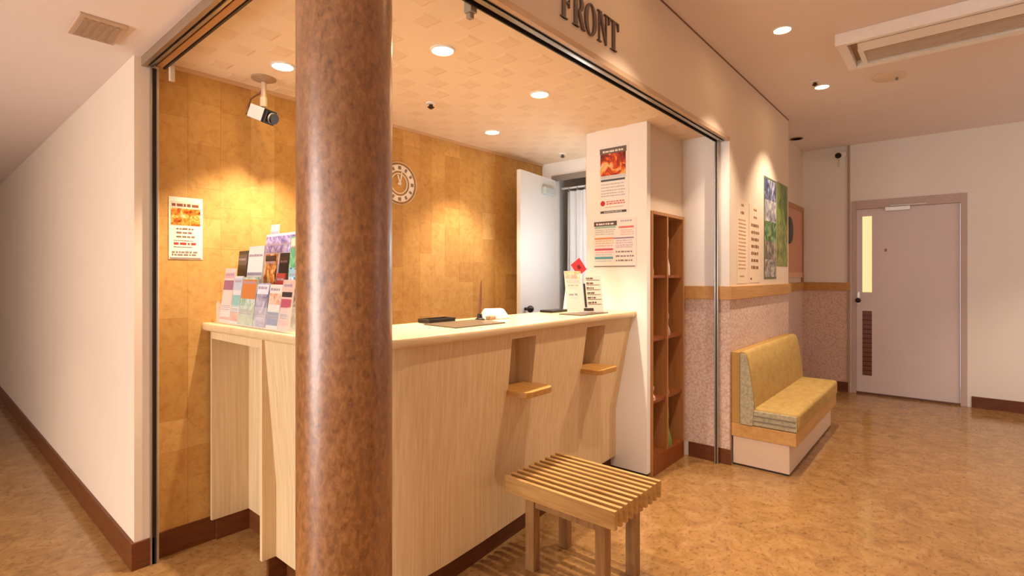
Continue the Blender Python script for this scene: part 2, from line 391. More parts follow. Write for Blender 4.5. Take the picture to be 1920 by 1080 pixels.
build('worktop', mb, M_ctop, ct, smooth=True)
# leaning front panel with two recesses
FT = [p for p in inset(TOPF, .03) if p[0] > -2.1]; FT = [(-2.113, .938)]+FT
def bot(p):
    x, y = p
    if y < 1.0 and x < -1.65: return (x, .985+.01*max(0, (x+2.1)))
    if y < 1.2:
        k = FT.index(p); return (x-.035, y+.035) if x < -1.56 else (x-.045, y+.01)
    return (x-(.04+.075*min(1, max(0, (y-1.3)/1.65))), y)
FB = [bot(p) for p in FT]
ZLV = [.10, .24, .40, .725, .85, .965, .993]
def fpos(i, z):
    t = 0 if z <= .40 else (z-.40)/.59
    return (FB[i][0]+(FT[i][0]-FB[i][0])*t, FB[i][1]+(FT[i][1]-FB[i][1])*t, z)
mb = MB(); n = len(FT); mb.v = [fpos(i, z) for z in ZLV for i in range(n)]
def in_niche(i, j):
    ym = (FT[i][1]+FT[i+1][1])/2; zm = (ZLV[j]+ZLV[j+1])/2
    return any(a0 < ym < a1 for a0, a1 in (N1, N2)) and .725 < zm < .965
mb.f = [(j*n+i, j*n+i+1, (j+1)*n+i+1, (j+1)*n+i) for j in range(len(ZLV)-1) for i in range(n-1) if not in_niche(i, j)]
build('front_panel', mb, M_counter, ct, smooth=True)
for k, (a0, a1) in enumerate((N1, N2)):
    i0 = min(range(n), key=lambda i: abs(FT[i][1]-a0)); i1 = min(range(n), key=lambda i: abs(FT[i][1]-a1)); dp = .10
    A, B, C, D = (Vector(fpos(i, z)) for i, z in ((i0, .725), (i1, .725), (i1, .965), (i0, .965)))
    xb = min(A.x, B.x)-dp; q = [Vector((xb, v.y, v.z)) for v in (A, B, C, D)]
    mb = MB().add([A, B, C, D]+q, [(4, 5, 6, 7), (0, 1, 5, 4), (1, 2, 6, 5), (2, 3, 7, 6), (3, 0, 4, 7)])
    ni = build('recess', mb, M_counter, ct)
    # small wooden ledge with rounded front, standing out of the recess
    ym = (a0+a1)/2; hw = (a1-a0)/2+.012; xf = (A.x+B.x)/2
    poly = [(xf-.06, ym-hw+.014), (xf+.002, ym-hw+.014), (xf+.002, ym-hw), (xf+.085, ym-hw), (xf+.112, ym-hw+.012), (xf+.122, ym-hw+.04), (xf+.122, ym+hw-.04), (xf+.112, ym+hw-.012), (xf+.085, ym+hw), (xf+.002, ym+hw), (xf+.002, ym+hw-.014), (xf-.06, ym+hw-.014)]
    build('ledge', MB().prism(poly, .710, .737), M_niche, ct, .003)
# kneehole at the cork wall
build('left_lining', MB().box(XC+.014, XC+.03, .932, 1.10, .10, .993), M_counter, ct, .001)
build('support_board', MB().box(-2.132, -2.113, .928, 1.10, .10, .993), M_counter, ct, .001)
build('apron', MB().box(XC+.03, -2.132, .932, .947, .955, .993), M_counter, ct, .001)
build('kneehole_back', MB().box(XC+.03, -2.132, 1.10, 1.115, .10, .993), M_counter, ct)
build('rear_panel', MB().box(-1.90, -1.885, 1.45, 2.949, .1, .993), M_counter, ct)
mb = MB(); KB = inset(FB, .035); KB = [(-2.113, 1.03)]+KB[1:]
for p, q in zip(KB, KB[1:]):
    mb.add([(p[0], p[1], 0), (q[0], q[1], 0), (q[0], q[1], .10), (p[0], p[1], .10)], [(0, 1, 2, 3)])
mb.box(-2.132, -2.113, .955, 1.12, 0, .1).box(XC+.016, -2.132, 1.105, 1.12, 0, .1).box(XC+.0125, XC+.026, .955, 1.105, 0, .1)
build('kickboard', mb, M_base, ct)

# ------------------------------------------------------------------ slatted stool
st = thing('slatted_stool', 'low oak stool with a slatted top in front of the counter', 'stool', (-1.2, 1.85, 0))
x0, x1, y0, y1, ns = -1.455, -.925, 1.655, 2.04, 10
pitch = (y1-y0-.017)/(ns-1); o = None
for i in range(ns):
    if o is None: o = build('slat', MB().box(x0, x1, y0, y0+.017, .33, .40), M_stool, st, .002); first = o
    else:
        o = first.copy(); COL.objects.link(o); o.location = (0, i*pitch, 0)
for lx in (-1.388, -1.045):
    for ly in (1.712, 1.955):
        build('leg', MB().box(lx, lx+.045, ly, ly+.045, 0, .33), M_leg, st, .003)
for ly in (1.722, 1.965): build('rail', MB().box(-1.343, -1.045, ly, ly+.022, .27, .33), M_leg, st, .002)
for lx in (-1.378, -1.033): build('rail', MB().box(lx, lx+.022, 1.757, 1.955, .27, .33), M_leg, st, .002)

# ------------------------------------------------------------------ pigeonhole shelf
sh = thing('pigeonhole_shelf', 'tall cherry brown shelf of open pigeonholes behind the partition', 'shelf', (-1.57, 3.25, 0))
ya, yb, xa, xb_ = 3.0, 3.505, -1.74, -1.42
build('side_panel', MB().box(xa, xb_, ya, ya+.018, 0, 1.655), M_shelf_edge, sh, .001)
build('side_panel', MB().box(xa, xb_, yb-.02, yb, 0, 1.655), M_shelf_edge, sh, .001)
build('divider', MB().box(xa+.01, xb_, 3.222, 3.240, .115, 1.635), M_shelf_edge, sh, .001)
build('back_panel', MB().box(xa, xa+.01, ya+.018, yb-.02, .0, 1.655), M_shelf, sh)
build('top_board', MB().box(xa+.01, xb_+.002, ya+.018, yb-.02, 1.635, 1.655), M_shelf_edge, sh)
build('bottom_board', MB().box(xa+.01, xb_+.002, ya+.018, yb-.02, .0, .115), M_shelf, sh)
for z in (1.245, .845, .455):
    for c0, c1 in ((ya+.018, 3.222), (3.240, yb-.02)): build('shelf_board', MB().box(xa+.01, xb_-.012, c0, c1, z-.009, z+.009), M_shelf, sh)
build('back_lining', MB().box(xa+.0105, xa+.012, ya+.02, yb-.022, .115, 1.635), M_shelf, sh)
# wall above the shelf
struct('wall_above_shelf', MB().box(-1.9, -1.447, 2.999, YR-.004, 1.656, ZR), M_wall)
def sack(name, x, y, z, rx, ry, h, mat, label, cat, lean=0):
    mb = MB(); n, m = 14, 9; vs = []
    rnd = random.Random(int(h*1000)+int(x*77))
    for j in range(m+1):
        t = j/m; r = (1-.35*t)*(.92+.12*math.sin(t*9)) if t < .9 else .45*(1-t)/.1+.08
        for i in range(n):
            a_ = 2*PI*i/n; k = 1+.12*math.sin(3*a_+j)+rnd.uniform(-.05, .05)
            vs.append((x+rx*r*k*math.cos(a_), y+lean*t+ry*r*k*math.sin(a_), z+h*t))
    fs = [(j*n+i, j*n+(i+1) % n, (j+1)*n+(i+1) % n, (j+1)*n+i) for j in range(m) for i in range(n)]+[tuple(range(n))[::-1], tuple(m*n+i for i in range(n))]
    mb.add(vs, fs); return one(name, mb, mat, label, cat, smooth=True)
M_cloth = flat('#e8d8c6', .8)
sack('cloth_bag', -1.462, 3.276, 1.2545, .034, .030, .28, M_cloth, 'tall cream cloth bag standing in the right pigeonhole of the second row', 'bag', -.0)
sack('cloth_bag', -1.474, 3.064, 1.2545, .032, .028, .23, flat('#c9a896', .8), 'pinkish cloth bag in the top left pigeonhole', 'bag', -.02)
sack('cloth_bag', -1.466, 3.282, .8545, .036, .036, .17, flat('#c4a49c', .8), 'mauve and cream cloth bag in the right pigeonhole at rail height', 'bag', -.0)
sack('cloth_bag', -1.462, 3.052, .4645, .036, .028, .10, M_cloth, 'small cream bag in the left pigeonhole near the bottom', 'bag')
sack('cloth_bag', -1.466, 3.276, .4645, .034, .030, .12, flat('#a5867a', .8), 'small brown bag in the right pigeonhole above the green bag', 'bag')
sack('plastic_bag', -1.472, 3.306, .1155, .040, .052, .29, flat('#7f9a52', .5), 'pale green plastic bag in the bottom right pigeonhole', 'bag', -.028)

# ------------------------------------------------------------------ bench
bn = thing('bench', 'mustard yellow upholstered wall bench with a pale box base', 'bench', (-.94, 4.27, 0))
by0, by1 = 3.565, 4.985
build('base_box', MB().box(XF+.016, -.776, by0, by1, .012, .19), flat('#dcc3ab', .45), bn, .002)
build('toe_strip', MB().box(XF+.016, -.782, by0+.006, by1-.006, 0, .012), M_dark, bn)
build('frame', MB().box(XF+.005, -.738, by0-.004, by1+.004, .19, .275), wood('bench_frame', 'c3904f', 'd7a867', (40, 3, 40), .4), bn, .003)
build('back_board', MB().box(XF+.005, -1.07, by0-.002, by1, .275, .745), flat('#b98f48', .6), bn, .003)
L = (by1-by0-.024)/3
for i in range(3):
    a0 = by0+.012+i*L
    build('seat_cushion', MB().box(-1.0, -.725, a0, a0+L-.001, .277, .392), M_fab, bn, .022, True, 4)
    pf = [(-1.07, .277), (-.985, .277), (-.975, .42), (-1.0, .62), (-1.025, .735), (-1.045, .752), (-1.07, .752)]
    mbk = MB().add([(x, a0, z) for x, z in pf]+[(x, a0+L-.001, z) for x, z in pf], [tuple(range(7))[::-1], tuple(range(7, 14))]+[(k, (k+1) % 7, 7+(k+1) % 7, 7+k) for k in range(7)])
    build('back_cushion', mbk, M_fab, bn, .010, True, 3)
# grey piped end faces
build('end_panel', MB().box(-1.0, -.735, by0-.002, by0+.013, .279, .376), M_fabgrey, bn, .004)['label'] = 'grey piped fabric end of the seat'
build('end_panel', MB().prism([(-1.066, .279), (-.99, .279), (-.982, .42), (-1.006, .61), (-1.032, .735), (-1.066, .74)], -by0-.0, -by0+.010, Fr((0, 0, 0), (1, 0, 0), (0, 0, 1), (0, -1, 0))), M_fabgrey, bn)
for z in (.312, .345): build('piping', MB().tube([(-.995, by0-.004, z), (-.74, by0-.004, z)], .004), flat('#857d6d', .7), bn, smooth=True)

# ------------------------------------------------------------------ downlights
def downlight(x, y, z, label, group, power, r=.043, spot=True, ang=90):
    o = thing('downlight', label, 'light', (x, y, z), group)
    build('trim_ring', MB().lathe([(r*1.22, 0), (r*1.22, -.004), (r*1.05, -.008), (r, -.006), (r, 0)], (x, y, z), n=32), M_whiteplastic, o, smooth=True)
    build('lens', MB().lathe([(.0001, -.0045), (r*.99, -.0045)], (x, y, z), n=32), M_lens, o)
    if spot:
        l = bpy.data.lights.new('lamp', 'SPOT'); l.energy = power; l.color = WARM; l.spot_size = math.radians(ang); l.spot_blend = .6; l.shadow_soft_size = .02
        q = bpy.data.objects.new('lamp', l); COL.objects.link(q); q.location = (0, 0, -.02); q.parent = o
    return o
for (x, y), lb in zip(LAMPS_R, ('lit downlight nearest the hanging camera in the reception ceiling', 'largest lit downlight just right of the column', 'lit downlight close to the long track in the reception ceiling', 'lit downlight above the cork wall right of the clock')):
    downlight(x, y, ZR, lb, None, SPOT_REC*(.5 if y > 2.4 else 1))
for y, lb in ((3.233, 'nearer of the two lit downlights in the corridor ceiling'), (4.397, 'farther lit downlight in the corridor ceiling, past the bench')):
    downlight(-.74, y, ZC, lb, None, SPOT_COR)
for y, lb in ((2.07, 'lit corridor downlight above the slatted stool'), (-.3, 'lit corridor downlight nearest the entrance')):      # same row, out of the frame
    downlight(-.74, y, ZC, lb, None, SPOT_COR*(.8 if y > 0 else 1))
for y, lb in ((5.3, 'added unseen downlight of a second row, before the lilac door'), (2.6, 'added unseen downlight of a second row, before the air conditioner'), (.6, 'added unseen downlight of a second row, nearest the entrance')):  # second row added out of view to brighten the corridor ceiling and end wall
    downlight(.9, y, ZC, lb, None, SPOT_COR)
for x, lb in ((-2.4, 'added unseen lobby downlight close to the ceiling grille'), (-3.8, 'added unseen lobby downlight far along the cream wall')):  # pair added out of view to light the lobby side
    downlight(x, -.6, ZL, lb, None, SPOT_COR*.5)
o = thing('downlight', 'unlit brown downlight at the corner of the corridor ceiling', 'light', (-1.22, 5.9, ZC))
build('trim_ring', MB().lathe([(.06, 0), (.06, -.006), (.048, -.008), (.048, 0)], (-1.22, 5.9, ZC), n=28), flat('#8a5c2c', .5), o)
build('lens', MB().lathe([(.0001, -.003), (.048, -.003)], (-1.22, 5.9, ZC), n=28), flat('#5e3a18', .4), o)
def sprinkler(x, y, z, lb, c='#4a2f1d'):
    o = thing('sprinkler', lb, 'sprinkler', (x, y, z))
    build('collar', MB().lathe([(.028, 0), (.026, -.006), (.012, -.010)], (x, y, z), n=20), M_whiteplastic, o, smooth=True)
    build('head', MB().lathe([(.010, -.008), (.012, -.02), (.020, -.024), (.006, -.034)], (x, y, z), n=14), flat(c, .4, .5), o, smooth=True)
sprinkler(-2.186, 1.874, ZR, 'dark sprinkler head in the reception ceiling right of the column')
sprinkler(-2.313, 3.316, ZR, 'small sprinkler head in the reception ceiling above the white door', '#5d564e')
sprinkler(-.76, 4.25, ZC, 'dark sprinkler head beside the farther corridor downlight')
o = thing('smoke_detector', 'flat cream disc detector on the corridor ceiling beyond the air conditioner', 'detector', (-.34, 4.47, ZC))
build('body', MB().lathe([(.095, 0), (.093, -.016), (.05, -.024), (.0001, -.024)], (-.34, 4.47, ZC), n=32), flat('#e4cdb4', .5), o, smooth=True)
build('indicator', MB().cyl((-.30, 4.47, ZC-.04), (-.30, 4.47, ZC-.023), .008), M_grey, o)
o = thing('ceiling_vent', 'square grille in the lobby ceiling at the far left', 'vent', (-2.45, .50, ZL))
build('frame', MB().box(-2.58, -2.36, .40, .545, ZL-.012, ZL), flat('#c9a98c', .5), o, .003)
for k in range(5): build('slat', MB().box(-2.565, -2.375, .415+k*.024, .427+k*.024, ZL-.016, ZL-.012), flat('#a98b70', .5), o)

# ceiling air conditioner
ac = thing('air_conditioner', 'white ceiling cassette air conditioner over the corridor', 'air conditioner', (0, 3.76, ZC))
ax0, ax1, ay0, ay1, az = -.525, .56, 3.50, 4.02, ZC-.07
M_ac = flat('#f8f4ef', .45)
build('front_rim', MB().box(ax0, ax1, ay0, ay0+.035, az, ZC), M_ac, ac, .004)
build('rear_rim', MB().box(ax0+.05, ax1, ay1-.04, ay1, az+.01, ZC), M_ac, ac, .004)
build('side_rim', MB().box(ax0, ax0+.05, ay0+.035, ay1, az+.015, ZC), M_ac, ac, .004)
build('side_rim', MB().box(ax1-.05, ax1, ay0+.035, ay1-.04, az+.015, ZC), M_ac, ac, .004)
build('outlet', MB().box(ax0+.05, ax1-.05, ay0+.035, ay0+.13, ZC-.02, ZC-.004), M_dark, ac)
build('vane', MB().prism([(ay0+.075, az+.012), (ay0+.17, az-.004), (ay0+.172, az+.004), (ay0+.077, az+.020)], ax0+.10, ax1-.1, Fr((0, 0, 0), (0, 1, 0), (0, 0, 1), (1, 0, 0))), M_ac, ac)
build('grille_frame', MB().box(ax0+.09, ax1-.09, ay0+.175, ay0+.20, az+.01, ZC-.01).box(ax0+.09, ax1-.09, ay1-.075, ay1-.05, az+.01, ZC-.01).box(ax0+.09, ax0+.115, ay0+.2, ay1-.075, az+.01, ZC-.01), M_ac, ac)
for k in range(9): build('slat', MB().box(ax0+.115, ax1-.09, ay0+.215+k*.024, ay0+.225+k*.024, az+.016, az+.026), flat('#d9c8b4', .5), ac)
build('filter', MB().box(ax0+.05, ax1-.05, ay0+.13, ay1-.04, ZC-.012, ZC-.004), flat('#b59a80', .7), ac)

# ------------------------------------------------------------------ reception camera, clock
cm = thing('security_camera', 'white box camera hanging from the reception ceiling on a stem', 'camera', (-2.52, 1.115, ZR))
build('ceiling_plate', MB().lathe([(.055, 0), (.055, -.008), (.03, -.018), (.014, -.022)], (-2.52, 1.115, ZR), n=28), flat('#b39a80', .4, .3), cm, smooth=True)
build('stem', MB().cyl((-2.52, 1.115, ZR-.015), (-2.52, 1.115, 2.085), .012), flat('#cbb49c', .4, .2), cm, smooth=True)
build('joint', MB().cyl((-2.52, 1.115, 2.105), (-2.52, 1.115, 2.06), .016), flat('#dcc8b2', .4), cm, smooth=True)
d = Vector((.86, .36, -.38)).normalized(); U = d; V = Vector((0, 0, 1)); V = (V-U*V.dot(U)).normalized(); N = U.cross(V)
fr = Fr((-2.535, 1.115, 2.027), U, V, N)
build('housing', MB().box(-.058, .032, -.032, .032, -.03, .03, fr), M_whiteplastic, cm, .004)
build('front_cap', MB().box(.032, .056, -.033, .033, -.031, .031, fr), M_black, cm, .004)
le = build('lens', MB().cyl(fr.p(.05, 0, 0), fr.p(.082, 0, 0), .024, 20), M_black, cm, smooth=True)
build('lens_ring', MB().cyl(fr.p(.062, 0, 0), fr.p(.069, 0, 0), .0255, 20), M_grey, le, smooth=True)
build('connector', MB().cyl(fr.p(-.085, -.012, 0), fr.p(-.058, -.012, 0), .009), M_grey, cm)
build('cable', MB().tube([fr.p(-.084, -.012, 0), (-2.655, 1.09, 2.05), (-2.665, 1.11, 2.06), (-2.672, 1.11, 2.10), (-2.65, 1.11, 2.125), (-2.60, 1.11, 2.13), (-2.555, 1.115, 2.135), (-2.533, 1.115, 2.16), (-2.531, 1.115, 2.19)], .004), flat('#7a4a22', .5), cm, smooth=True)

cl = thing('wall_clock', 'round open-dial wall clock on the cork wall, half behind the column', 'clock', (XC+.003, 2.03, 1.835))
c = Vector((XC+.003, 2.03, 1.835))
M_dial = flat('#f0e6d6', .5)
build('dial_ring', MB().lathe([(.080, 0), (.080, .008), (.118, .008), (.118, 0), (.080, 0)], c, (1, 0, 0), 48), M_dial, cl, smooth=True)
build('rim', MB().lathe([(.131, 0), (.131, .012), (.136, .012), (.136, 0), (.131, 0)], c, (1, 0, 0), 48), flat('#d7bb92', .4), cl, smooth=True)
build('inner_ring', MB().lathe([(.060, 0), (.060, .006), (.066, .006), (.066, 0), (.060, 0)], c, (1, 0, 0), 48), M_dial, cl, smooth=True)
for k in range(12):
    a_ = k*PI/6; U = Vector((0, math.cos(a_), math.sin(a_))); V = Vector((0, -math.sin(a_), math.cos(a_)))
    build('hour_mark', MB().box(.088, .110, -.008 if k % 3 else -.011, .008 if k % 3 else .011, .008, .0095, Fr(c, U, V, (1, 0, 0))), flat('#9a7448', .5), cl)
for a_, l_ in ((1.9, .055), (1.35, .075)):
    U = Vector((0, math.cos(a_), math.sin(a_))); V = Vector((0, -math.sin(a_), math.cos(a_)))
    build('hand', MB().box(-.012, l_, -.004, .004, .012, .014, Fr(c, U, V, (1, 0, 0))), M_dial, cl)
build('hub', MB().lathe([(.008, 0), (.008, .016)], c, (1, 0, 0), 16), M_dial, cl)

# ------------------------------------------------------------------ posters and notices
def sheet(name, label, cat, fr, wd, h, paper=M_paper, t=.0016, group=None):
    o = thing(name, label, cat, fr.p(wd/2, 0, 0), group)
    build('paper', MB().box(0, wd, 0, h, 0.0005, t, fr), paper, o); return o
def pic(o, fr, u0, u1, v0, v1, mat, name='picture', n0=.0016, n1=.0022): return build(name, MB().box(u0, u1, v0, v1, n0, n1, fr), mat, o)
def rows(o, fr, u0, u1, vs, hgt, col, name='printed_text', seed=1, n0=.0016, n1=.0021, gap=.25):
    r = random.Random(seed); mb = MB()
    for v in vs:
        u = u0
        while u < u1-hgt:
            l_ = r.uniform(.6, 2.4)*hgt; l_ = min(l_, u1-u)
            mb.box(u, u+l_, v, v+hgt*r.uniform(.8, 1), n0, n1, fr); u += l_+hgt*r.uniform(.25, .6)
    return stuff(build(name, mb, flat(col, .6), o))
XW = lambda y, z, x: Fr((x, y, z), (0, 1, 0), (0, 0, 1), (1, 0, 0))     # on a wall facing +X
YW = lambda x, z, y: Fr((x, y, z), (1, 0, 0), (0, 0, 1), (0, -1, 0))    # on a wall facing -Y
# food notice on the cork wall
fr = XW(.765, 1.325, XC+.001); wd, h = .138, .283
o = sheet('poster', 'narrow white notice with an orange food photo on the cork wall', 'poster', fr, wd, h, flat('#f6ead4', .6))
pic(o, fr, .008, .128, .155, .262, photo('food_photo', [(.3, '6e2c0c'), (.45, 'c8641c'), (.55, 'e8a03a'), (.7, 'f4dcb0')], 38))
pic(o, fr, .008, .128, .232, .262, flat('#e6d4b8', .5), 'title_band', .0022, .0026)
rows(o, fr, .012, .12, [.240], .014, '#8a4a26', seed=3, n0=.0026, n1=.003)
rows(o, fr, .03, .105, [.135, .117, .099], .009, '#8a6a52', seed=4)
rows(o, fr, .02, .118, [.066], .011, '#b5382a', seed=5); rows(o, fr, .02, .1, [.054, .083], .004, '#7a6454', seed=6)
rows(o, fr, .012, .122, [.028, .016], .010, '#938272', seed=7); pic(o, fr, .004, .13, .002, .008, flat('#9a8272', .5), 'footer_band')
# two notices on the partition
fr = YW(-1.768, 1.642, 2.949); wd, h = .216, .447
o = sheet('poster', 'tall glossy poster with a red and orange picture, upper one on the partition', 'poster', fr, wd, h, flat('#f1efec', .35))
pic(o, fr, .012, .195, .255, .395, photo('hotpot_photo', [(.3, '3a2a2c'), (.42, 'a03434'), (.5, 'dc5a2a'), (.57, 'f0b050'), (.64, 'd7d2cc'), (.8, '8a8a94')], 15))
pic(o, fr, .008, .2, .395, .432, flat('#6e6060', .5), 'title_band'); rows(o, fr, .03, .19, [.404], .014, '#e9e3dc', seed=8, n0=.0022, n1=.0026)
pic(o, fr, .012, .195, .235, .255, flat('#d3d5d8', .5), 'pale_band'); pic(o, fr, .016, .19, .218, .231, flat('#4c5660', .5), 'dark_band')
rows(o, fr, .018, .19, [.195, .175, .155, .137, .12], .008, '#b9bcc2', seed=9)
build('emblem', MB().lathe([(.0001, .0022), (.017, .0022), (.017, .0016)], fr.p(.03, .077), (0, -1, 0), 24), flat('#b8302c', .5), o)
rows(o, fr, .056, .19, [.082, .068], .009, '#d8705c', seed=10); rows(o, fr, .05, .18, [.048], .005, '#c9a59a', seed=11)
pic(o, fr, .012, .2, .012, .027, flat('#4a4444', .5), 'footer_band'); rows(o, fr, .04, .17, [.016], .007, '#d8d0cc', seed=12, n0=.0022, n1=.0026)
fr = YW(-1.808, 1.300, 2.949); wd, h = .308, .316
o = sheet('poster', 'wide timetable poster with orange, pink and blue bands, lower one on the partition', 'poster', fr, wd, h, flat('#efece8', .4))
pic(o, fr, .004, .172, .272, .302, flat('#5b4a44', .5), 'title_band'); rows(o, fr, .02, .16, [.280], .013, '#ece6de', seed=13, n0=.0022, n1=.0026)
pic(o, fr, .01, .165, .258, .270, flat('#9fc2ae', .5), 'green_band'); rows(o, fr, .014, .16, [.243, .23, .216], .008, '#c3c4bd', seed=14)
pic(o, fr, .01, .15, .186, .197, flat('#e2935f', .5), 'orange_band'); rows(o, fr, .014, .15, [.172, .157], .008, '#e6bfa2', seed=15)
pic(o, fr, .01, .145, .114, .127, flat('#d6587c', .5), 'pink_band'); rows(o, fr, .014, .15, [.098, .14], .008, '#e5b9c2', seed=16)
pic(o, fr, .01, .145, .058, .073, flat('#5aa7b5', .5), 'blue_band'); rows(o, fr, .014, .145, [.042, .083], .007, '#bccdd0', seed=17)
rows(o, fr, .2, .29, [.293], .010, '#a8b0ba', seed=18); pic(o, fr, .185, .29, .252, .264, flat('#e0766a', .5), 'red_band')
rows(o, fr, .2, .29, [.235, .222, .208], .008, '#e6c3bc', seed=19); pic(o, fr, .15, .29, .186, .194, flat('#8d7a9e', .5), 'violet_band')
rows(o, fr, .165, .285, [.17, .155, .14, .128], .009, '#d1bdd3', seed=20); rows(o, fr, .165, .29, [.098, .07, .042], .011, '#857c75', seed=21)
pic(o, fr, .004, .3, .006, .014, flat('#857d78', .5), 'footer_band')
# posters and lists over the bench
fr = XW(4.354, 1.225, XF+.0012); wd, h = .367, .81
o = sheet('poster', 'tall photo poster of mountains and greenery over the bench', 'poster', fr, wd, h, flat('#5f6b4a', .4))
pic(o, fr, .012, .355, .63, .795, photo('sky_photo', [(.3, '2e3450'), (.5, '5a6282'), (.62, 'c9c9d2'), (.75, '3a4258')], 11))
pic(o, fr, .012, .355, .46, .63, photo('rock_photo', [(.3, '42405a'), (.5, 'a8a4a8'), (.65, 'dcd8d4'), (.8, '5b5a66')], 12))
pic(o, fr, .012, .355, .30, .46, photo('meadow_photo', [(.3, '22381c'), (.5, '48703a'), (.65, '8fb07a'), (.8, '2c4426')], 14))
pic(o, fr, .012, .355, .155, .30, photo('village_photo', [(.3, '3c3a34'), (.5, '7a6e62'), (.65, 'b4a890'), (.8, '4c5a3c')], 14))
pic(o, fr, .012, .355, .015, .155, photo('street_photo', [(.3, '2c2622'), (.5, '8a827c'), (.65, 'cfc6bd'), (.8, '55683e')], 16))
fr = XW(4.735, 1.331, XF+.0012)
o = sheet('poster', 'green bamboo photo poster at the end of the wall over the bench', 'poster', fr, .37, .71, flat('#7a8a3e', .4))
pic(o, fr, .008, .362, .35, .70, photo('bamboo_photo', [(.3, '33491c'), (.48, '5a7430'), (.6, '8e9c4c'), (.72, '6e4834')], 13, (1, 1, .4)))
pic(o, fr, .008, .362, .008, .35, photo('moss_photo', [(.3, '46541e'), (.5, '74803a'), (.65, 'a59e54'), (.8, '566026')], 13))
M_list = flat('#f0d9bb', .5)
fr = XW(3.69, 1.196, XF+.0012)
o = sheet('price_list', 'cream notice of two columns of fine print, nearest to the metal post', 'notice', fr, .232, .585, M_list)
rows(o, fr, .09, .15, [.54], .02, '#a5754a', seed=31); rows(o, fr, .08, .16, [.485], .022, '#9a6a42', seed=32)
rows(o, fr, .03, .2, [.10+.026*k for k in range(14)], .011, '#b98d62', seed=33); rows(o, fr, .06, .17, [.045], .012, '#b98d62', seed=34)
fr = XW(3.966, 1.20, XF+.0012)
o = sheet('price_list', 'cream notice with a column of small brown marks, beside the mountain poster', 'notice', fr, .285, .57, M_list)
rows(o, fr, .11, .19, [.53, .475], .018, '#a5754a', seed=35); rows(o, fr, .05, .25, [.10+.052*k for k in range(7)], .024, '#8e5f38', seed=36)
rows(o, fr, .03, .07, [.02], .018, '#6a4426', seed=37)
# framed board and round black plate on the far side wall
o = thing('notice_board', 'brown framed pink notice board on the far side wall', 'notice board', (-1.29, 6.25, 1.23))
fr = XW(5.55, 1.20, -1.299)
build('board', MB().box(.03, .95, .03, .76, 0, .012, fr), flat('#d39a7c', .6), o)
build('frame', MB().box(0, .95, .76, .81, 0, .02, fr).box(.95, 1.0, -.02, .81, 0, .02, fr).box(0, .03, 0, .76, 0, .02, fr), M_shelf_edge, o, .002)
build('lower_strip', MB().box(.03, .95, .03, .085, .012, .016, fr), flat('#e4b596', .6), o)
one('round_plate', MB().lathe([(.0001, .03), (.09, .03), (.135, .02), (.14, .006), (.0001, .006)], (-1.285, 5.85, 1.715), (1, 0, 0), 36), M_black, 'black round plate hung over the pink notice board', 'plate', None, 0, True)
# corridor camera
o = thing('security_camera', 'small white camera high on the corridor end wall', 'camera', (-.91, YE, 2.53))
build('wall_plate', MB().box(-.945, -.885, YE-.012, YE, 2.43, 2.60), M_whiteplastic, o, .004)
build('housing', MB().cyl((-.915, YE-.012, 2.56), (-.935, YE-.13, 2.53), .042, 20), M_whiteplastic, o, smooth=True)
build('lens', MB().cyl((-.9352, YE-.131, 2.53), (-.936, YE-.137, 2.5285), .030, 20), M_black, o, smooth=True)

# ------------------------------------------------------------------ doors
d1 = thing('door_1', 'pale lilac corridor door with a tall glass slot and a brown louvre', 'door', (-.37, YE, 0)); d1['kind'] = 'structure'
M_door = plaster('lilac_door', 'e2d6d6', .55); M_dfr = plaster('lilac_frame', 'c9b5ae', .55)
build('frame', MB().box(-.83, -.79, YE-.01, YE+.08, 0, 2.045).box(.05, .10, YE-.01, YE+.08, 0, 2.045).box(-.79, .05, YE-.01, YE+.08, 1.955, 2.045), M_dfr, d1, .003)
build('leaf', MB().box(-.788, -.737, YE+.01, YE+.05, .02, 1.953).box(-.653, .048, YE+.01, YE+.05, .02, 1.953).box(-.737, -.653, YE+.01, YE+.05, 1.878, 1.953).box(-.737, -.653, YE+.01, YE+.05, .878, 1.076).box(-.737, -.653, YE+.01, YE+.05, .02, .197), M_door, d1)
build('glass_slot', MB().box(-.737, -.653, YE+.022, YE+.034, 1.076, 1.878), emis('lit_frosted_glass', 'ffe2a4', .62), d1)
for k in range(14): build('slat', MB().box(-.737, -.653, YE+.012, YE+.03, .203+k*.0485, .203+k*.0485+.042), flat('#7a4a32', .5), d1)
build('louvre_back', MB().box(-.737, -.653, YE+.031, YE+.04, .197, .878), M_dark, d1)
kn = build('lock_plate', MB().box(-.782, -.757, YE+.006, YE+.01, .95, 1.08), flat('#d6c8c0', .3, .5), d1, .002)
build('knob', MB().cyl((-.769, YE+.006, .99), (-.769, YE-.03, .99), .012).ball((-.769, YE-.045, .99), .026), M_black, d1, smooth=True)
build('closer', MB().box(-.54, -.33, YE-.035, YE+.01, 1.915, 1.958).box(-.5, -.2, YE-.03, YE-.012, 1.962, 1.975), flat('#dcd8d4', .35, .4), d1, .004)
build('small_sign', MB().box(-.545, -.525, YE+.007, YE+.01, 1.50, 1.53), flat('#b06a58', .5), d1)
build('threshold', MB().box(-.79, .05, YE-.005, YE+.06, 0, .018), flat('#6b4a34', .6), d1)
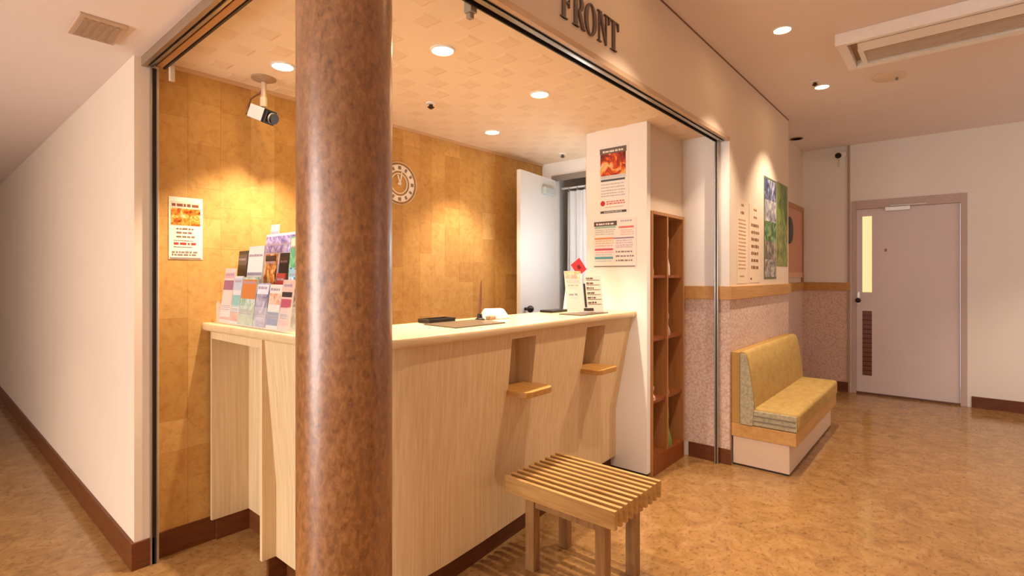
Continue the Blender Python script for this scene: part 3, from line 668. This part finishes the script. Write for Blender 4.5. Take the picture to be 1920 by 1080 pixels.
# open white office door
d2 = thing('door_2', 'plain white door standing open in front of the cork wall', 'door', (-2.55, YR-.01, 0)); d2['kind'] = 'structure'
hx, hy, fx, fy = -2.545, 3.52, -2.47, 2.97
U = Vector((fx-hx, fy-hy, 0)); Ld = U.length; N = U.cross(Vector((0, 0, 1))).normalized()
fr = Fr((hx, hy, 0), U, (0, 0, 1), N)
if fr.N.x < 0: fr.N = -fr.N
build('leaf', MB().box(0, Ld, .01, 2.045, -.018, .018, fr), plaster('white_door', 'e4e4e0', .45), d2, .003)
build('knob', MB().cyl(fr.p(Ld-.06, 1.0, .018), fr.p(Ld-.06, 1.0, .05), .011).ball(fr.p(Ld-.06, 1.0, .066), .027), M_black, d2, smooth=True)
build('closer', MB().box(.06, .24, 1.90, 1.96, .018, .055, fr), flat('#c3cdcd', .4), d2, .008)
build('frame', MB().box(-2.575, -1.9, YR-.012, YR+.02, 2.045, 2.088), flat('#8f8478', .5), d2)
# curtain
cu = thing('curtain', 'white curtain hanging in the doorway behind the white door', 'curtain', (-2.2, 3.68, 0))
mb = MB(); n = 90; vs = []
for z in (.06, .7, 1.4, 1.97):
    for i in range(n+1):
        x = -2.52+.62*i/n; vs.append((x, 3.68+.018*math.sin(i*.62+.3*z)+.008*math.sin(i*1.7), z))
fs = [(j*(n+1)+i, j*(n+1)+i+1, (j+1)*(n+1)+i+1, (j+1)*(n+1)+i) for j in range(3) for i in range(n)]
mb.add(vs, fs); build('cloth', mb, flat('#e9e9e8', .85), cu, smooth=True)
build('rod', MB().cyl((-2.57, 3.68, 2.0), (-1.88, 3.68, 2.0), .009), M_whiteplastic, cu, smooth=True)
for k in range(8): build('ring', MB().lathe([(.014, -.003), (.018, -.003), (.018, .003), (.014, .003), (.014, -.003)], (-2.49+k*.08, 3.68, 1.985), (1, 0, 0), 16), M_grey, cu, smooth=True)
# batten added unseen behind the partition, cool light for the door and curtain
o = thing('fill_batten', 'added unseen fluorescent batten on the back of the partition', 'light', (-1.80, 3.02, 1.95))
build('body', MB().box(-1.84, -1.76, 2.999, 3.02, 1.3, 1.36).box(-1.82, -1.78, 2.999, 3.03, 1.28, 1.38), M_whiteplastic, o)
build('tube', MB().cyl((-1.875, 3.04, 1.2), (-1.875, 3.04, 1.9), .012), emis('fill_tube', 'e6f2ff', 6), o, smooth=True)
l = bpy.data.lights.new('lamp', 'POINT'); l.energy = 6.5; l.color = (.86, .94, 1.0); l.shadow_soft_size = .1
q = bpy.data.objects.new('lamp', l); COL.objects.link(q); q.location = (-.15, .14, -.5); q.parent = o

# ------------------------------------------------------------------ things on the counter
Z = 1.0305
def slab(name, poly, h, mat, label, cat, bevel=.002, z=Z, group=None): return one(name, MB().prism(poly, z, z+h), mat, label, cat, group, bevel)
slab('writing_mat', [(-1.80, 1.50), (-1.575, 1.485), (-1.575, 1.80), (-1.80, 1.815)], .005, flat('#5a4b3a', .4), 'dark translucent writing mat on the counter near the column', 'mat')
tr = thing('coin_tray', 'black coin tray lying behind the writing mat near the column', 'tray', (-1.87, 1.63, Z))
tp = [(-1.895, 1.545), (-1.815, 1.545), (-1.815, 1.71), (-1.895, 1.71)]
build('tray', MB().prism(tp, Z, Z+.012), M_black, tr, .003)
build('rim', MB().box(-1.895, -1.889, 1.545, 1.71, Z+.012, Z+.02).box(-1.821, -1.815, 1.545, 1.71, Z+.012, Z+.02).box(-1.889, -1.821, 1.545, 1.551, Z+.012, Z+.02).box(-1.889, -1.821, 1.704, 1.71, Z+.012, Z+.02), M_dark, tr)
pn = thing('desk_pen', 'brown pen standing upright in a small desk holder', 'pen', (-1.785, 1.845, Z))
build('holder', MB().lathe([(.024, 0), (.024, .006), (.014, .012), (.011, .03), (.006, .034)], (-1.785, 1.845, Z), n=24), M_black, pn, smooth=True)
build('barrel', MB().lathe([(.004, .02), (.0065, .06), (.006, .13), (.002, .195)], (-1.785, 1.845, Z), (0, .05, 1), 14), flat('#6b3f22', .4), pn, smooth=True)
one('clip', MB().tube([(-1.76, 1.86, Z+.012), (-1.735, 1.885, Z+.016), (-1.715, 1.875, Z+.014), (-1.72, 1.85, Z+.012)], .010), flat('#8b7358', .4), 'small brown clip beside the pen holder', 'clip', None, 0, True)
tb = thing('card_holder', 'low white rounded card holder behind the pen', 'holder', (-1.77, 1.95, Z))
fr = Fr((-1.80, 1.86, Z), (.12, 1, 0), (0, 0, 1), (1, -.12, 0))
build('body', MB().add([fr.p(*p) for p in ((0, 0, -.02), (.17, 0, -.02), (.15, .052, -.01), (.03, .055, -.01), (0, 0, .05), (.17, 0, .05), (.145, .050, .02), (.03, .053, .02))],
     [(0, 1, 2, 3), (7, 6, 5, 4), (0, 4, 5, 1), (3, 2, 6, 7), (0, 3, 7, 4), (1, 5, 6, 2)]), flat('#f1ded0', .4), tb, .009, True, 3)
rows(tb, Fr(fr.p(.035, .012, .0425), (.12, 1, 0), (-.033, 0, .04), (1, -.12, .8)), 0, .1, [.004, .017], .006, '#c9a79a', seed=41, n0=-.001, n1=.0025)
slab('writing_mat', [(-1.70, 2.40), (-1.545, 2.395), (-1.545, 2.685), (-1.70, 2.69)], .005, flat('#5a4b3a', .4), 'dark writing mat under the leaflet stands at the right end', 'mat')
slab('coin_tray', [(-1.89, 2.47), (-1.80, 2.47), (-1.80, 2.645), (-1.89, 2.645)], .014, M_black, 'black coin tray behind the leaflet stand at the right end', 'tray', .003)
def card(name, label, cat, fr, wd, h, mat, group=None, t=.003):
    o = thing(name, label, cat, fr.p(wd/2, 0, 0), group); build('card', MB().box(0, wd, 0, h, -t, 0, fr), mat, o); return o
# two small tent cards
for (y, lb) in ((2.655, 'small cream tent card behind the leaflet stand, left one'), (2.70, 'small yellowish tent card behind the leaflet stand, right one')):
    x = -1.85 if y < 2.68 else -1.815
    mt = flat('#f0e4d4', .5) if y < 2.68 else flat('#e6cc98', .5)
    o = thing('tent_card', lb, 'card', (x, y, Z))
    build('front_face', MB().prism([(0, 0), (.004, 0), (.034, .145), (.030, .145)], 0, .055, Fr((x, y, Z), (0, 1, 0), (0, 0, 1), (1, 0, 0))), mt, o)
    build('rear_face', MB().prism([(.068, 0), (.064, 0), (.0305, .1449), (.0340, .1449)], 0, .055, Fr((x, y, Z), (0, 1, 0), (0, 0, 1), (1, 0, 0))), mt, o)
# leaflet stand: acrylic with a leaflet, a red card, and a priced menu
ls = thing('leaflet_stand', 'acrylic leaflet stand with a printed cream leaflet on the counter', 'stand', (-1.67, 2.55, Z+.005))
U = Vector((.45, .9, 0)).normalized(); V = Vector((-.16, .08, 1)).normalized(); N = U.cross(V)
z1 = Z+.0055
fr = Fr((-1.693, 2.475, z1), U, V, N)
if fr.N.x < 0: fr.N = -fr.N
build('front_plate', MB().box(0, .115, .002, .235, 0, .002, fr), M_acrylic, ls)
build('foot', MB().box(-.001, .116, 0, .004, -.03, .05, Fr(fr.o, U, (0, 0, 1), U.cross(Vector((0, 0, 1))))), M_acrylic, ls)
lf = build('leaflet', MB().box(.003, .112, .008, .245, -.004, -.001, fr), flat('#dcc2ac', .5), ls)
mbp = MB().box(.006, .109, .20, .24, -.001, -.0002, fr); build('title_picture', mbp, photo('leaflet_photo', [(.35, 'b24a1c'), (.5, 'e69a3c'), (.65, 'f3cfa0')], 40), lf)
rows(lf, fr, .02, .09, [.155], .012, '#7a8c2c', seed=51, n0=-.001, n1=-.0003); rows(lf, fr, .022, .095, [.10], .013, '#55506e', seed=52, n0=-.001, n1=-.0003)
rows(lf, fr, .02, .08, [.142, .085, .182], .004, '#b09a80', seed=53, n0=-.001, n1=-.0003)
build('red_band', MB().box(.012, .1, .172, .196, -.001, -.0004, fr), flat('#e8a090', .5), lf)
rc = thing('red_card', 'tilted red card standing at the top of the leaflet stand', 'card', fr.p(.10, .22, -.006))
U2 = (U*.8+Vector((0, 0, 1))*.6).normalized(); V2 = (Vector((0, 0, 1))*.8-U*.6).normalized()
f2 = Fr(fr.p(.10, .215, -.008), U2, V2, fr.N)
build('card', MB().box(0, .07, 0, .085, -.002, .0005, f2), flat('#c03a3e', .5), rc)
build('mark', MB().box(.025, .045, .03, .055, .0005, .001, f2), flat('#7c1a20', .5), rc)
fr = Fr((-1.632, 2.59, z1), U, V, N)
if fr.N.x < 0: fr.N = -fr.N
o = card('price_board', 'slanted white price board with ruled lines at the right end of the counter', 'sign', fr, .115, .215, flat('#dac8b7', .5))
for k in range(6): build('ruled_line', MB().box(.012, .104, .045+k*.029, .0475+k*.029, 0, .001, fr), flat('#5f4c40', .5), o)
rows(o, fr, .012, .07, [.052+k*.029 for k in range(6)], .010, '#5f4c40', seed=54, n0=0, n1=.001)
build('dark_mark', MB().box(-.02, .045, .008, .024, 0, .0016, fr), flat('#3c3029', .5), o)
build('spine', MB().box(-.008, .002, .03, .17, -.004, .002, fr), M_dark, o)

# ------------------------------------------------------------------ brochure rack on the left end of the counter
def P(stops, sc_=18, nm=[0]): nm[0] += 1; return photo('brochure_print_%d' % nm[0], stops, sc_)
rk = thing('brochure_rack', 'clear acrylic stepped rack holding brochures on the counter end', 'rack', (-2.28, 1.0, Z))
rx0, rx1 = -2.625, -1.93
build('base_plate', MB().box(rx0, rx1, .938, 1.16, Z, Z+.005), M_acrylic, rk)
for k, (yy, zz) in enumerate(((.942, .09), (.992, .16), (1.046, .22), (1.10, .27))):
    build('pocket_wall', MB().box(rx0, rx1, yy, yy+.003, Z+.005, Z+zz), M_acrylic, rk)
build('side_wall', MB().box(rx0, rx0+.004, .945, 1.16, Z+.005, Z+.10), M_acrylic, rk)
build('side_wall', MB().box(rx1-.004, rx1, .945, 1.16, Z+.005, Z+.10), M_acrylic, rk)
def brochure(label, xa_, xb2, tier, top, cover, bands=(), thick=.006, lean=.10, z0=None):
    yb_ = (.952, 1.004, 1.058, 1.112, 1.135)[tier]; zb = Z+.0055 if z0 is None else z0
    h = top-zb; V = Vector((.06, lean*.45/max(.25, h)*.55, 1)).normalized()
    fr = Fr((xa_, yb_+thick, zb), (1, 0, 0), V, (0, -1, 0))
    o = thing('brochure', label, 'brochure', fr.p((xb2-xa_)/2, 0, 0), 'brochures in the clear rack')
    build('cover', MB().box(0, xb2-xa_, 0, h, 0, thick, fr), cover, o)
    for (b0, b1, c_) in bands:
        build('printed_band', MB().box(.003, xb2-xa_-.003, h*b0, h*b1, thick, thick+.0006, fr), c_ if not isinstance(c_, str) else flat(c_, .5), o)
    rows(o, fr, .008, xb2-xa_-.008, [h*.30, h*.27, h*.23], .0045, '#9a8f92', seed=int(xa_*-1000), n0=thick+.0006, n1=thick+.0009)
    rows(o, fr, .01, xb2-xa_-.01, [h*.865], .011, '#b09aa6', seed=int(xb2*-900), n0=thick+.0006, n1=thick+.0009)
    return o
pp = flat('#f0e2dc', .45)
brochure('pale pink brochure at the left end of the rack, lowest tier', -2.617, -2.505, 0, 1.285, flat('#eccfca', .45), [(.6, .78, '#9c6a84'), (.82, .92, '#d9a8b4'), (.05, .1, '#c79088')])
brochure('narrow teal and white brochure second from the left in the lowest tier', -2.500, -2.415, 0, 1.25, flat('#d9dcdc', .45), [(.35, .6, '#8fc0ba'), (.05, .25, P([(.3, 'a0552e'), (.55, 'd8a07c'), (.8, '6d3a22')], 30)), (.7, .95, '#bcc6d8')])
brochure('orange and green brochure third from the left in the lowest tier', -2.408, -2.262, 0, 1.245, P([(.35, '7fae88'), (.5, 'a6c3b2'), (.65, 'd6dcd2')], 20), [(.55, .95, '#cf7f42'), (.05, .3, P([(.3, '7d9a7a'), (.6, 'b8c8a8'), (.8, 'a08878')], 26))])
brochure('lilac and grey brochure in the middle of the lowest tier', -2.255, -2.145, 0, 1.22, P([(.3, '6d6884'), (.5, 'a59fb8'), (.7, 'd8d3de')], 22), [(.75, .97, '#e4e4ee')])
brochure('white and blue brochure right of the lilac one, lowest tier', -2.137, -2.035, 0, 1.215, flat('#eadfd6', .45), [(.08, .38, '#5a6a96'), (.55, .8, P([(.3, 'd8774a'), (.55, 'ead0b8'), (.8, 'c05040')], 26))])
brochure('pale pink brochure with red print at the right end of the lowest tier', -2.030, -1.944, 0, 1.235, flat('#e6c0b4', .45), [(.45, .62, '#b9566c'), (.66, .76, '#3a2c2e'), (.1, .2, '#d8aa9a')])
brochure('black edged brochure at the left of the second tier', -2.60, -2.50, 1, 1.368, flat('#3a3430', .4), [(.8, .95, '#6a5c4c')])
brochure('tall white brochure standing in the second tier', -2.49, -2.335, 1, 1.385, flat('#eee9ea', .4), [(.62, .66, '#9a96a4'), (.1, .4, '#cfd6d4')])
brochure('food photo brochure in the second tier', -2.32, -2.215, 1, 1.345, P([(.3, '4a1c0c'), (.45, 'b55a20'), (.58, 'e6aa5c'), (.72, 'f0d8b0')], 30), [(.9, .98, '#3a2018')])
brochure('bright red brochure in the second tier', -2.205, -2.13, 1, 1.262, flat('#b83a2e', .45), [(.1, .3, '#8a241c')])
brochure('sky blue brochure with dark blots in the second tier', -2.10, -1.98, 1, 1.285, P([(.35, '1c1c22'), (.46, '3f94b4'), (.6, 'e8eef0')], 34), [(.84, .97, '#9cc8dc')])
brochure('dark brochure spine behind the food photo brochure', -2.30, -2.215, 2, 1.352, flat('#33261e', .4), [(.85, .95, '#5c4432')])
brochure('tall green brochure at the right of the third tier', -2.20, -2.02, 2, 1.42, P([(.3, '3f9860'), (.5, '6fc088'), (.7, 'bfe2c0')], 14), [(.88, .98, '#e8ecd0')])
brochure('wide lilac and white brochure in the back tier', -2.56, -2.22, 3, 1.45, flat('#e3dcec', .4), [(.78, .97, P([(.3, '5a4a9a'), (.5, '9a8cc8'), (.65, 'd8d0ec')], 24))])
brochure('white pointed leaflet rising at the back of the rack', -2.575, -2.49, 4, 1.50, flat('#eee4da', .45), [(.85, .93, '#b5a8c0')], .003, .12)
